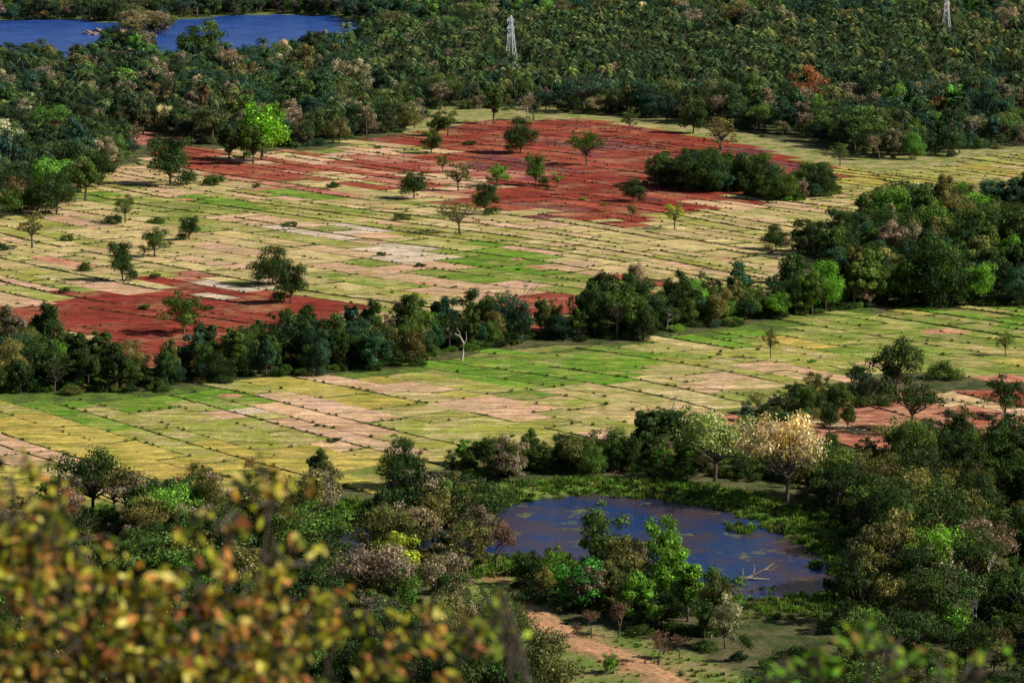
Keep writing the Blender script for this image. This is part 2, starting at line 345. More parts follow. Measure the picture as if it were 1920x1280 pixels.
for nm,c in(('colA',cA),('colB',cB)):
    a=me.attributes.new(nm,'FLOAT_COLOR','POINT'); a.data.foreach_set('color',np.concatenate([c.reshape(-1,3),np.ones((ny*nx,1))],1).astype(np.float32).ravel())
me.polygons.foreach_set('use_smooth',np.ones(len(Q),bool)); me.materials.append(groundmat('earth_and_grass',bump=.5)); link(bpy.data.objects.new('ground',me))
def sheet(name,x0,x1,y0,y1,z,mat):
    me=bpy.data.meshes.new(name); me.from_pydata([(x0,y0,z),(x1,y0,z),(x1,y1,z),(x0,y1,z)],[],[(0,1,2,3)]); me.materials.append(mat); return link(bpy.data.objects.new(name,me))
mn,mxp=POND.min(0)-3,POND.max(0)+3
sheet('pond_water',mn[0],mxp[0],mn[1],mxp[1],-.4,watermat('pond_water',(.012,.04,.16),.85,(.17,.18,.06),.5,murk=(.075,.045,.06),lo=.57,hi=.62,rough=.1))
mn,mxp=LAKE.min(0)-10,LAKE.max(0)+10
sheet('lake_water',mn[0],mxp[0],mn[1],mxp[1],-.8,watermat('lake_water',(.018,.075,.36),0,(.1,.1,.05),1.0,rough=.2,wscale=.25,murk=(.035,.11,.45),dist=1.2))
# ------------------------------------------------------------------ paddy parcels
ST=((.70,.52,.25),(.45,.41,.12)); ST2=((.60,.47,.20),(.32,.34,.07)); YG=((.38,.38,.075),(.58,.47,.20)); GR=((.15,.31,.03),(.28,.35,.055)); GR2=((.23,.31,.05),(.50,.43,.15))
PK=((.76,.48,.31),(.64,.43,.20)); PW=((.78,.61,.47),(.64,.50,.29)); RD=((.34,.060,.038),(.24,.040,.028)); RD2=((.44,.105,.062),(.34,.066,.042)); RP=((.64,.29,.19),(.46,.13,.08)); OR_=((.60,.46,.11),(.38,.35,.06)); MU=((.25,.070,.075),(.19,.05,.055))
ZN=[(PG([(690,262),(740,250),(900,228),(1100,222),(1300,255),(1480,285),(1590,318),(1440,350),(1420,372),(1300,388),(1190,420),(1090,414),(960,397),(870,378),(1000,330),(800,300),(820,285)]),[(6,RD),(3,RD2),(1,MU)]),
(PG([(250,262),(400,275),(600,278),(800,283),(1000,330),(870,380),(780,372),(560,362),(420,352),(330,310)]),[(4,RP),(4,PK),(3,RD2),(.8,ST)]),
(PG([(-160,560),(0,577),(150,555),(290,528),(400,545),(520,548),(660,556),(640,640),(430,700),(230,700),(120,605),(0,600),(-160,610)]),[(8,RD),(2,RD2)]),
(PG([(940,570),(1120,545),(1440,545),(1430,600),(940,620)]),[(8,RD2)]),
(PG([(380,525),(500,522),(520,547),(400,545)]),[(1,PW)]),
(PG([(540,428),(720,436),(870,490),(790,508),(590,474)]),[(4,PW),(3,PK),(1,YG)]),
(PG([(1420,300),(1920,290),(2100,290),(2100,370),(1640,415),(1500,380),(1560,340)]),[(3,YG),(3,OR_),(1,GR2),(3,ST)]),
(PG([(0,350),(420,350),(640,370),(700,420),(520,440),(200,440),(0,440)]),[(3,YG),(2.5,GR2),(2,GR),(3,ST),(1.5,PK)]),
(PG([(800,450),(980,470),(1200,520),(1180,570),(960,570),(800,540),(640,520)]),[(3,GR2),(3,GR),(3,PK),(3,ST2)]),
(PG([(880,400),(1300,410),(1500,430),(1440,480),(1150,500),(950,470)]),[(7,ST),(1,YG),(2.5,PK)]),
(PG([(0,440),(500,440),(700,500),(600,530),(0,545)]),[(6,ST),(2.5,PK),(2,YG),(1.2,GR2),(.7,RP)]),
(FA,[(6,ST),(2,ST2),(2,YG),(1.2,GR2),(2.5,PK)]),
(PG([(790,695),(900,660),(1060,645),(1250,648),(1215,690),(1180,722),(1010,722),(960,712)]),[(8,GR),(2,GR2)]),
(PG([(40,764),(260,745),(420,726),(500,735),(400,765),(320,785),(200,795)]),[(7,GR),(2,GR2)]),
(PG([(1250,640),(1560,600),(1920,575),(2100,575),(2100,620),(1800,640),(1560,635),(1400,652)]),[(7,GR),(2,GR2)]),
(PG([(1220,655),(1330,655),(1620,690),(1560,715),(1400,680)]),[(5,PK),(3,YG)]),
(PG([(1180,722),(1450,700),(1440,745),(1230,775)]),[(4,ST),(3,PK)]),
(PG([(620,710),(700,712),(1190,795),(1130,812)]),[(5,PK),(2,ST)]),
(PG([(340,745),(560,740),(860,820),(740,870),(500,805)]),[(6,PK),(1,PW),(2,ST)]),
(PG([(-160,778),(60,780),(330,850),(300,945),(-160,945)]),[(5,PK),(3,ST),(1,OR_)]),
(PG([(60,775),(200,800),(340,795),(500,805),(640,835),(480,850),(300,845)]),[(3,GR2),(4,YG),(1,GR),(1,OR_)]),
(PG([(300,850),(640,820),(860,850),(600,925),(330,930)]),[(6,OR_),(2,YG),(1,ST)]),
(PG([(1400,660),(1920,650),(2100,650),(2100,720),(1600,690)]),[(3,YG),(2,GR2),(2,OR_)]),
(FB,[(3.5,YG),(3.5,OR_),(1.3,GR2),(2.5,ST2),(1.5,ST)]),
(FC,[(4,RP),(2,PK),(2,RD2)])]
AA=math.radians(-49); BBn=math.radians(27)
ua=np.array([math.cos(AA),math.sin(AA)]); ub=np.array([math.cos(BBn),math.sin(BBn)])
org=np.array([0.,850.])
def wp(u,v):
    p=org+ua*u+ub*v
    return np.array([p[0]+9*math.sin(p[1]/85)+2.5*math.sin(p[0]/31+1)+1.2*math.sin(p[1]/17),p[1]+13*math.sin(p[0]/70+.7)+5*math.sin(p[1]/47)+2*math.sin(p[0]/19)])
pv=[];pf=[];pa=[];pb=[]; bv=[];bf=[];ba=[];bb=[]; tufts=[]
def inb(p,poly): return bool(inpoly(poly,np.array([p[0]]),np.array([p[1]]))[0])
FOK=[FA,FB,FC]
def bund(p,q,col,th,seg=2.2):
    L=np.linalg.norm(q-p); n=max(2,int(L/seg)+1); t=(q-p)/max(L,1e-6); nn=np.array([-t[1],t[0]]); b0=len(bv)
    for i in range(n):
        c=p+(q-p)*i/(n-1)+nn*rng.normal()*.15; w=rng.uniform(.2,.42)*th; h=rng.uniform(.12,.3)*th
        bv.append((*(c-nn*w),-.02)); bv.append((*c,h)); bv.append((*(c+nn*w),-.02))
        if rng.random()<.35*th: tufts.append((*(c+nn*rng.normal()*.2),.05,col))
    for i in range(n-1):
        a=b0+3*i; bf.append((a,a+1,a+4,a+3)); bf.append((a+1,a+2,a+5,a+4))
        for _ in range(2): ba.append(col[0]); bb.append(col[1])
GB=((.055,.075,.022),(.12,.14,.04)); RB=((.10,.035,.025),(.13,.08,.04))
v=-650.; prevrow={}
while v<650:
    dv=rng.choice([rng.uniform(5.5,8),rng.uniform(8,13)]); u=-700.+rng.uniform(0,20); rowth=rng.choice([.7,.8,1,1.6])
    prev=None; row={}
    while u<700:
        du=rng.choice([rng.uniform(8,16),rng.uniform(16,36)]); c=wp(u+du/2,v+dv/2)
        if abs(c[0])<c[1]*.22 and any(inb(c,f) for f in FOK):
            low=c[1]<G(960,700)[1]*1.06
            cj=c+rng.normal(size=2)*np.array([4,7]); 
            if not any(inb(cj,f) for f in FOK): cj=c
            pal=next(z[1] for z in ZN if inb(cj,z[0]))
            w=np.array([q[0] for q in pal],float); k=rng.choice(len(pal),p=w/w.sum()); col=pal[k][1]
            opts=[q[1] for q in pal]; up=prevrow.get(int((u+du/2)//14))
            rr=rng.random(); a_=.5 if low else .35
            if prev is not None and rr<a_ and prev in opts: col=prev
            elif up is not None and rr<a_+(.25 if low else .15) and up in opts: col=up
            prev=col; red=col in(RD,RD2,MU,RP)
            for kk in range(int(u//14),int((u+du)//14)+1): row[kk]=col
            br=rng.uniform(.9,1.08) if low else rng.uniform(.84,1.12); z=.03+rng.uniform(0,.06); ns=max(2,int(du/5)); b0=len(pv)
            for i in range(ns+1):
                for j in(0,1): pv.append((*wp(u+du*i/ns,v+dv*j),z))
            hs=rng.uniform(.95,1.05,3)
            for i in range(ns):
                a=b0+2*i; pf.append((a,a+2,a+3,a+1)); pa.append([x*br*h for x,h in zip(col[0],hs)]); pb.append([x*br for x in col[1]])
            bc=RB if red else GB; lt=.7 if low else 1
            if rng.random()<(.5 if col in(RD,) else .9):
                for i in range(ns): bund(wp(u+du*i/ns,v),wp(u+du*(i+1)/ns,v),bc,rowth*lt)
            if rng.random()<(.3 if col in (RD,) else (.65 if low else .75)): bund(wp(u,v),wp(u,v+dv),bc,rng.choice([.8,1,1.5])*lt)
        u+=du
    prevrow=row; v+=dv
def colmesh(name,V,Fs,A,B,mat):
    me=bpy.data.meshes.new(name); me.from_pydata(V,[],Fs)
    for nm,c in(('colA',A),('colB',B)):
        a=me.attributes.new(nm,'FLOAT_COLOR','FACE'); a.data.foreach_set('color',np.concatenate([np.array(c),np.ones((len(c),1))],1).astype(np.float32).ravel())
    me.materials.append(mat); return link(bpy.data.objects.new(name,me))
colmesh('paddy_field',pv,pf,pa,pb,groundmat('paddy_stubble',aniso=AA,patch=.10,lo=.47,hi=.6,bump=.6,over=.5))
colmesh('field_bund',bv,bf,ba,bb,groundmat('bund_grass',patch=.3))
n=len(tufts); tp=np.array([t[:3] for t in tufts]); s=rng.uniform(.3,.8,n)
scatter('bund_grass',tp,rng.choice(TU,n),np.stack([s*1.3,s*1.3,s],1),np.array([t[3][0] for t in tufts])*rng.uniform(.8,2.2,(n,1)))
allp=[]
for f,sp_ in((FA,13),(FB,13)):
    x,y=jit(f,sp_); k=rng.random(len(x))<np.clip(.5*np.sin(x/23+y/41)+.5*np.sin(y/31-x/37),0,1)*.5; allp+=list(zip(x[k],y[k]))
n=len(allp); s=rng.uniform(.025,.08,n)*rng.choice([1,1,1,2.2],n)
scatter('field_shrubs',np.array([(a,b,0) for a,b in allp]),rng.choice(BU,n),np.stack([s*1.5,s*1.5,s],1),tints(n,[(3,T_MD),(3,T_DK),(2,T_BR),(1,T_OL)]))
x,y=jit(np.array([POND.min(0)-14,[POND.max(0)[0]+14,POND.min(0)[1]-14],POND.max(0)+14,[POND.min(0)[0]-14,POND.max(0)[1]+14]]),.9)
dd=pdist(POND,x,y); ii=inpoly(POND,x,y); k=((~ii)&(dd<13)&(rng.random(len(x))<.55))|(ii&(dd<2.0)&(rng.random(len(x))<.3))|(ii&(dd<9)&(np.sin(x/4)*np.sin(y/7+x/11)>.8)&(rng.random(len(x))<.4)); x,y=x[k],y[k]; n=len(x); s=rng.uniform(.4,1.3,n)
zz=np.where(ii[k],-.45,berm(dd[k],ii[k],y)-.05)
scatter('pond_reeds',np.stack([x,y,zz],1),rng.choice(TU,n),np.stack([s*1.5,s*1.5,s],1),tints(n,[(4,(.14,.26,.04)),(2,T_MD),(2,T_DK),(1,(.28,.29,.08))]))
x,y=jit(CLEAR,1.6); k=rng.random(len(x))<.45; x,y=x[k],y[k]; dk=np.full(len(x),1e9)
for i in range(len(TW)-1):
    a_,b_=TW[i],TW[i+1]; ab=b_-a_; t_=np.clip(((x-a_[0])*ab[0]+(y-a_[1])*ab[1])/(ab@ab),0,1); dk=np.minimum(dk,np.hypot(x-a_[0]-t_*ab[0],y-a_[1]-t_*ab[1]))
k=dk>2.6; x,y=x[k],y[k]; n=len(x); s=rng.uniform(.2,.7,n)
scatter('meadow_grass',np.stack([x,y,np.zeros(n)],1),rng.choice(TU,n),np.stack([s*1.6,s*1.6,s],1),tints(n,[(4,(.15,.24,.045)),(2,T_MD),(1,T_DK),(2,(.30,.28,.10))]))
# ------------------------------------------------------------------ forests
MIX=[(5,BR,1),(1.8,TA,1.25),(1.4,SP,1.0),(1.2,SS,1.0),(1.5,BU,.5),(1,DE,.8),(.8,BL,.9),(.2,BA,1),(.8,PA,1.2)]
PALF=[(5,T_DK),(3,T_MD),(1.6,T_OL),(1.8,T_GB),(.4,T_BR),(3.5,T_BG),(.04,T_OR),(.22,T_CR)]
FAR=PG([(-300,385),(60,385),(130,372),(175,345),(235,315),(262,285),(270,276),(360,268),(400,272),(480,280),(600,277),(700,258),(785,243),(770,212),(900,205),(1000,208),(1130,215),(1290,232),(1430,250),(1560,272),(1600,292),(1720,302),(1800,292),(1920,272),(2300,270),(2300,-75),(-300,-75)])
PALMS=PG([(600,120),(700,85),(900,75),(1100,45),(1420,80),(1700,60),(2000,90),(2000,170),(1750,190),(1500,200),(1300,208),(900,206),(760,188),(660,170)])
GAP=PG([(20,262),(150,256),(330,256),(345,268),(300,300),(180,276),(30,290)])
FE2=PG([(1310,60),(1410,58),(1420,110),(1320,112)])
LK2=PG([(-400,118),(0,128),(330,128),(500,122),(640,100),(700,72),(700,45),(640,30),(520,24),(340,34),(250,42),(120,36),(0,38),(-400,30)])
forest('distant_forest',FAR,9.0,MIX,(8,19),PALF,excl=[LK2,PALMS,GAP,FE2],haze_tint=.016,wide=1.1,under=.5)
forest('coconut_grove',PALMS,8.8,[(4,PA,1),(4,BR,.95),(1.2,TA,1.1),(1,SS,1),(.6,SP,1),(.6,BL,1),(1.2,BU,.5)],(7,14),[(2.4,T_MD),(6,T_DK),(1.2,T_OL),(1,T_GB),(3,T_BG)],haze_tint=.014,under=.7)
BELT=PG([(-150,770),(0,745),(250,733),(500,708),(640,700),(740,694),(900,652),(1050,638),(1200,640),(1250,626),(1450,600),(1640,576),(1640,560),(1430,572),(1340,570),(1100,600),(1050,618),(950,632),(850,620),(740,640),(640,650),(560,640),(480,660),(430,690),(230,695),(100,668),(0,655),(-150,650)])
PALB=[(6,T_DK),(3,T_MD),(1.4,T_OL),(.3,T_BR),(2.5,T_BG),(.5,T_GB)]
MIXB=[(5,BR,1),(2,DE,.9),(2,TA,1.25),(2,BU,.45),(.7,SS,1),(.3,BL,1),(.1,BA,1)]
forest('tree_belt',BELT,4.9,MIXB,(5,14),PALB)
RW=PG([(1500,478),(1560,470),(1650,425),(1760,405),(1920,385),(2200,380),(2200,575),(1800,577),(1640,578),(1500,590),(1430,580),(1440,560),(1540,560),(1570,520)])
forest('woodland',RW,6.4,MIXB+[(1,SP,1)],(7,16),PALB)
MC=PG([(1210,345),(1275,345),(1280,330),(1410,335),(1440,360),(1550,345),(1565,362),(1500,378),(1420,378),(1400,362),(1280,358)])
forest('thicket',MC,4.6,[(3,BR,1),(3,DE,1),(1,BU,.5)],(6,14),PALB)
HG=PG([(830,885),(900,868),(1000,872),(1120,862),(1195,850),(1230,850),(1290,850),(1380,835),(1420,850),(1560,850),(1620,900),(1560,940),(1460,905),(1340,895),(1200,893),(1000,893),(860,900)])
forest('hedgerow',HG,4.4,[(3,BR,.8),(3,BU,.45),(2,DE,.8),(1,BL,.8),(1,SS,1)],(4.5,9.5),[(3,T_MD),(3,T_DK),(1,T_OL),(1.3,T_BR),(.8,T_GB)])
HB=PG([(1390,790),(1440,765),(1530,750),(1640,735),(1650,760),(1560,775),(1500,790),(1400,800)])
forest('thicket',HB,4.2,[(3,BR,.8),(3,BU,.5),(1,SS,1)],(5,9),PALB)
RM=PG([(1560,880),(1700,860),(1850,850),(1920,840),(2200,830),(2200,1420),(1380,1420),(1440,1310),(1560,1260),(1520,1210),(1600,1170),(1640,1120),(1650,1060),(1600,1000),(1500,975),(1490,945)])
MIXN=[(4,BR,1),(2.4,SP,1),(2,DE,.9),(1.5,BU,.42),(1.6,SS,1),(1.8,BL,.9),(.6,BA,.9)]
PALN=[(4.5,T_DK),(3,T_MD),(2.6,T_OL),(.5,T_BR),(1.8,T_GB)]
forest('woodland',RM,6.0,MIXN,(5,13.5),PALN)
LM=PG([(-200,975),(60,965),(180,955),(330,955),(560,945),(640,950),(640,975),(590,1000),(600,1060),(640,1130),(700,1130),(840,1110),(860,1120),(930,1180),(1040,1290),(1080,1420),(-200,1420)])
forest('woodland',LM,5.9,MIXN,(5,12.5),PALN,excl=[CLEAR])
PM=PG([(960,1085),(1060,1075),(1240,1100),(1290,1155),(1370,1195),(1440,1230),(1440,1260),(1400,1270),(1290,1205),(1130,1165),(1050,1140),(980,1120)])
forest('woodland',PM,5.4,[(5,BR,1),(1,TA,1),(2,BU,.5),(1.5,BL,.9)],(5,11),[(2,T_MD),(2,T_DK),(1.3,T_BR),(2,T_OL),(1,T_GB)])
ISL=PG([(715,985),(800,970),(930,985),(945,1035),(900,1055),(800,1080),(720,1075)])
forest('thicket',ISL,4.6,[(4,SP,.9),(4,BR,1),(2,BU,.5),(1.3,BL,.9)],(8,14),[(4,T_DK),(2,T_MD),(2,T_OL),(1.5,T_GB)])
# ------------------------------------------------------------------ single trees
def tree(name,u,v,hpx,kit,tint,w=1.0):
    x,y=G(u,v); h=hpx/pxm(v)/10*1.1
    o=bpy.data.objects.new(name,P[kit]); o.location=(x,y,0); o.scale=(h*w*1.12,h*w*1.12,h); o.rotation_euler=(0,0,rng.uniform(0,6.28)); o['tint']=[float(c) for c in tint]
    return link(o)
ch=lambda l:int(l[rng.integers(len(l))])
for a in [(975,288,60,DE,T_DK,.85),(1100,310,58,SP,T_MD,.8),(860,358,52,SS,T_MD,1.1),(932,350,42,BR,T_BR),(1005,348,54,DE,T_MD,.8),(1045,350,28,SS,T_BR),(808,288,44,BR,T_MD),(775,372,50,BR,T_DK,1.2),(830,325,36,SS,T_MD),(910,402,54,DE,T_DK,.9),(1188,378,38,DE,T_DK),(1185,417,45,BL,T_OL),(1265,430,52,SS,T_YG),(862,437,58,SS,T_OL,1.3),(1350,290,70,SS,T_OL,1.2),(1180,248,42,SS,T_MD),(1235,350,56,BR,T_DK),(1575,310,42,SS,T_MD),(1648,300,60,BL,T_GB),
 (320,347,84,DE,T_DK,1.05),(400,347,30,BU,T_MD),(490,300,105,BR,(.19,.40,.035),.9),(430,308,75,TA,T_DK),(475,308,70,TA,T_MD),(160,376,80,TA,T_MD),(105,402,70,DE,T_DK,.9),(70,400,55,BR,T_DK),(20,405,50,BR,T_MD),(45,395,40,BU,T_DK),(185,350,70,BR,T_DK),(235,418,52,SS,T_MD),(213,420,25,BU,T_DK),(290,482,54,BR,T_MD),(355,450,42,DE,T_DK),(230,527,70,DE,T_DK,.75),(158,508,22,BU,T_MD,.7),(60,465,70,SS,T_OL),(5,470,22,BU,T_DK),(510,535,64,DE,T_DK,.95),(545,568,70,DE,T_DK,.95),(345,625,76,BR,T_MD,1.05),(120,550,20,BU,T_MD),(270,580,16,BU,T_MD,1.4),(1445,672,60,SS,T_OL,.6),(1455,468,40,DE,T_DK),(1520,472,55,DE,T_DK),(1885,668,45,SS,T_MD,.8),(1680,745,108,BR,T_DK,.85),(1710,810,88,SP,T_DK,.9),(1610,700,24,BU,T_MD),(1885,780,75,BR,T_DK),(1770,710,40,BU,T_MD),(1555,810,60,BR,T_DK,.7),(1590,805,50,BR,T_MD,.7),(1820,855,60,SS,T_OL),
 (755,412,18,BU,T_MD,1.8),(545,425,14,BU,T_MD,1.4),(480,352,12,BU,T_MD,1.4),(625,352,14,BU,T_DK,1.2),(715,480,12,BU,T_DK,1.4),(790,500,12,BU,T_DK,1.8),(290,522,16,BU,T_MD,1),(125,452,18,BU,T_MD,1),(295,418,14,BU,T_MD,1.6),(880,272,12,BU,T_DK,1.6),
 (750,915,84,DE,T_DK,.75),(995,856,50,TA,T_MD),(955,900,75,BR,T_GB),(600,908,62,TA,T_DK,1.1),(175,970,118,SP,T_DK,.8),(870,870,45,TA,T_BR),(1340,905,122,SP,(.32,.37,.14),.85),(1475,945,155,SP,(.62,.50,.30),.72),(745,1095,105,BR,(.36,.42,.05),.9),(875,1075,100,SS,T_OL),(1235,1090,125,BR,T_BR,.8),(1130,1085,120,BR,T_MD,.9),(1265,1130,120,BR,(.15,.29,.035),.8),(1090,1140,85,BR,(.07,.23,.04),1.3),(1190,1170,95,TA,T_BR),(1350,1185,110,BR,T_MD,.85),(1290,1165,115,TA,(.14,.27,.035)),(1160,1110,110,BR,T_OL,.9),(1145,1262,36,BR,T_BR),(1040,1100,70,BL,T_GB),(1240,860,100,BR,T_DK,1.0),(1210,870,105,TA,T_DK),(1300,860,90,SP,T_MD,.7),
 (820,255,45,BR,T_MD),(925,232,70,TA,T_MD,.9),(1000,225,60,BL,T_GB),(840,255,50,SS,T_MD),(1300,250,60,BR,T_DK),(385,122,75,BR,T_MD,1.2),(350,112,50,BR,T_DK),(1515,215,80,BR,T_OR,1.0)]:
    a=list(a)+[1.0]*(6-len(a)); u,v,h,k,t,w=a
    nm={id(BU):'shrub',id(BL):'thinly_leaved_tree',id(SS):'open_crowned_tree',id(SP):'spreading_tree',id(TA):'tall_tree',id(DE):'mango_tree'}.get(id(k),'broadleaf_tree')
    if t[0]>.5: nm='blossoming_tree'
    tree(nm,u,v,h,ch(k),t,w)
for a in [(1130,477,34,BA),(982,600,105,BA),(1235,1245,95,BL),(1160,1195,85,BL),(1110,1195,80,BL),(1275,1235,70,BL),(1850,1130,130,BA),(1640,1080,80,BA),(720,640,80,BA),(990,215,60,BA),(690,1065,90,BL),(930,1065,110,BL),(1258,790,65,BA),(785,870,40,BL),(1690,1180,90,BA),(1820,830,50,BL)]:
    tree('bare_tree',a[0],a[1],a[2],ch(a[3]),(.20,.12,.09),.85)
tree('bare_bronze_tree',375,940,105,BL[0],(.34,.20,.10),1.15); tree('bare_bronze_tree',480,895,50,BL[1],(.34,.22,.10),1.2)
def dead(name,loc,dirs,s,mat):
    b=MB()
    for pts,r0 in dirs:
        pts=[np.array(p)*s for p in pts]; b.tube(pts,np.linspace(r0,r0*.35,len(pts)),7,0)
    o=bpy.data.objects.new(name,b.mesh(name,[mat])); o.location=loc; return link(o)
WHITE=simplemat('weathered_wood',(.55,.50,.44),var=.2)
x,y=G(866,676); dead('dead_leaning_tree',(x,y,0),[([(0,0,-.3),(.3,0,2),(.5,0,4.5),(-.4,0,6.2),(-1.8,0,7)],.34),([(.45,0,4.2),(1.2,0,5.5),(1.1,0,7.5)],.16),([(-.4,0,6.2),(-.6,0,7.4),(-1.4,0,8.2)],.1)],1.0,WHITE)
x,y=G(1412,1080); dead('fallen_trunk',(x,y,-.4),[([(-1.5,0,-.2),(0,.2,.5),(2,0,1.6),(4,.3,3),(5.2,0,3.6)],.32),([(2,0,1.6),(3.2,-.6,1.7),(4.4,-.6,2.6)],.18),([(-1.5,0,0),(-2,.5,1),(-1.8,.6,2)],.14),([(0,.2,.5),(.3,.6,1.8),(.2,.6,2.6)],.13),([(-2.5,0,.1),(0,-.8,.2),(3,-1,.1)],.28)],.95,simplemat('sodden_wood',(.42,.36,.30),var=.4))
# ------------------------------------------------------------------ dirt track (two wheel ruts, ragged verges)
b=MB(); W=[]
for i in range(3,len(TW)-1):
    for t in np.linspace(0,1,9)[:-1]:
        p0,p1,p2,p3=TW[max(i-1,0)],TW[i],TW[i+1],TW[min(i+2,len(TW)-1)]
        W.append(.5*((2*p1)+(-p0+p2)*t+(2*p0-5*p1+4*p2-p3)*t*t+(-p0+3*p1-3*p2+p3)*t**3))
V=[];Fs=[]; offs=[-1,-.62,-.3,0,.3,.62,1]; hz=[.02,.09,.05,.10,.05,.09,.02]
wl,wr=2.0,2.0
for i,p in enumerate(W):
    t=W[min(i+1,len(W)-1)]-W[max(i-1,0)]; t=t/np.linalg.norm(t); nn=np.array([-t[1],t[0]])
    wl=np.clip(wl+rng.normal()*.35,1.5,3.0); wr=np.clip(wr+rng.normal()*.35,1.5,3.0)
    for o_,z_ in zip(offs,hz):
        w_=(wl if o_<0 else wr)*o_; V.append((*(p+nn*w_),z_+.015*rng.normal()*(abs(o_)<1)))
m_=len(offs)
for i in range(len(W)-1):
    for j in range(m_-1): a=m_*i+j; Fs.append((a,a+1,a+m_+1,a+m_))
colmesh('dirt_track',V,Fs,[(.62,.32,.17)]*len(Fs),[(.50,.30,.16)]*len(Fs),groundmat('orange_earth',fine=1.1,patch=.25,bump=.4))
# ------------------------------------------------------------------ pylons
STEEL=simplemat('galvanised_steel',(.66,.68,.70),rough=.5,var=.1,metal=.1)
def pylon(u,v,Ht):
    b=MB(); hw=lambda z:3.2*(1-z/Ht)**1.1+.45 if z<Ht else .3
    L=np.concatenate([np.linspace(0,Ht*.62,6),np.linspace(Ht*.7,Ht,6)])
    C=lambda z,i:np.array([hw(z)*(1,-1,-1,1)[i],hw(z)*(1,1,-1,-1)[i],z])
    for k in range(len(L)-1):
        for i in range(4):
            j=(i+1)%4
            b.tube([C(L[k],i),C(L[k+1],i)],[.17,.17],4); b.tube([C(L[k],i),C(L[k+1],j)],[.1,.1],3); b.tube([C(L[k],j),C(L[k+1],i)],[.1,.1],3); b.tube([C(L[k+1],i),C(L[k+1],j)],[.08,.08],3)
    for z in(Ht*.7,Ht*.82,Ht*.93):
        for s in(-1,1):
            e=np.array([s*4.2,0,z]); w=hw(z)
            for q in(-1,1): b.tube([(s*w,q*w,z),e],[.11,.07],4); b.tube([(s*w,q*w,z+1.6),e],[.09,.07],4)
            b.tube([e,e-[0,0,1.6]],[.1,.1],5)
    o=bpy.data.objects.new('electricity_pylon',b.mesh('electricity_pylon',[STEEL])); x,y=G(u,v); o.location=(x,y,0); o.rotation_euler=(0,0,math.radians(62)); link(o)
pylon(958,158,37); pylon(1773,92,34)
# ------------------------------------------------------------------ small buildings
GLS=simplemat('dark_glass',(.03,.03,.035),rough=.2); DOOR=simplemat('door_wood',(.15,.08,.04))
def house(name,u,v,w,dp,h,wall,roof,rot=.3):
    e=link(bpy.data.objects.new(name,None)); x,y=G(u,v); e.location=(x,y,0); e.rotation_euler=(0,0,rot)
    def part(nm,fn,mat):
        b=MB(); fn(b); link(bpy.data.objects.new(nm,b.mesh(nm,[mat])),e)
    part('walls',lambda b:(b.box((0,0,h/2),(w,dp,h)),b.add([(-w/2,-dp/2,h),(-w/2,dp/2,h),(-w/2,0,h+dp*.27),(w/2,-dp/2,h),(w/2,dp/2,h),(w/2,0,h+dp*.27)],[(0,2,1),(3,4,5)])),wall)
    def rf(b):
        for s in(-1,1):
            b.add([(-w/2-.6,s*(dp/2+.7),h-.3),(w/2+.6,s*(dp/2+.7),h-.3),(w/2+.6,0,h+dp*.3),(-w/2-.6,0,h+dp*.3),(-w/2-.6,s*(dp/2+.7),h-.15),(w/2+.6,s*(dp/2+.7),h-.15),(w/2+.6,0,h+dp*.3+.15),(-w/2-.6,0,h+dp*.3+.15)],[(0,1,2,3),(4,5,6,7),(0,1,5,4),(1,2,6,5),(0,3,7,4)])
    part('roof',rf,roof)
    part('windows',lambda b:[b.box((q*w*.3,-dp/2-.02,h*.55),(1.1,.08,1.1)) for q in(-1,1)],GLS)
    part('door',lambda b:b.box((0,-dp/2-.02,1.05),(1,.1,2.1)),DOOR)
PLA=simplemat('plaster',(.62,.58,.5),var=.1); TIN=simplemat('tin_roof',(.4,.4,.43),rough=.5,var=.15); TIL=simplemat('clay_tiles',(.36,.14,.09)) 
house('farmhouse',880,24,26,9,12,PLA,TIN,.15); house('farmhouse',1135,116,9,6,3,PLA,PLA,-.2); house('farmhouse',160,232,6,5,3,PLA,TIN,.4); house('farmhouse',1790,40,10,7,3,PLA,TIL,.2)
e=link(bpy.data.objects.new('field_hut',None)); x,y=G(448,308); e.location=(x,y,0)
b=MB()
for i in(-1,1):
    for j in(-1,1): b.tube([(i*2,j*1.4,-.2),(i*2,j*1.4,2.6)],[.1,.09],6)
for z in(.9,1.6): 
    b.box((0,-1.4,z),(4.2,.1,.12)); b.box((2,0,z),(.1,2.9,.12))
link(bpy.data.objects.new('posts',b.mesh('posts',[simplemat('red_timber',(.3,.09,.06))])),e)
b=MB(); 
for s in(-1,1): b.add([(-2.5,s*1.9,2.4),(2.5,s*1.9,2.4),(2.5,0,3.4),(-2.5,0,3.4)],[(0,1,2,3)])
link(bpy.data.objects.new('roof',b.mesh('roof',[simplemat('thatch',(.25,.17,.1))])),e)
import bmesh
ROCK=simplemat('granite',(.26,.19,.18),scale=.6)
def rock(u,v,s):
    bm=bmesh.new(); bmesh.ops.create_icosphere(bm,subdivisions=4,radius=1)
    o_=rng.uniform(0,9,3)
    for q in bm.verts:
        c=q.co; f=1+.22*math.sin(c.x*3+o_[0])*math.sin(c.y*3.3+o_[1])+.12*math.sin(c.z*7+c.x*5+o_[2])
        q.co=(c.x*f*s*1.5,c.y*f*s,c.z*f*s*.9)
    me=bpy.data.meshes.new('boulder'); bm.to_mesh(me); me.materials.append(ROCK); o=bpy.data.objects.new('boulder',me); x,y=G(u,v); o.location=(x,y,-.3); link(o)
rock(165,62,2.2); rock(185,60,3.0); rock(178,64,1.8); rock(200,60,1.6)
forest('lake_islet_trees',PG([(200,104),(275,104),(270,112),(205,112)]),5,[(3,BR,1),(1,SS,1)],(10,19),PALF,under=0)
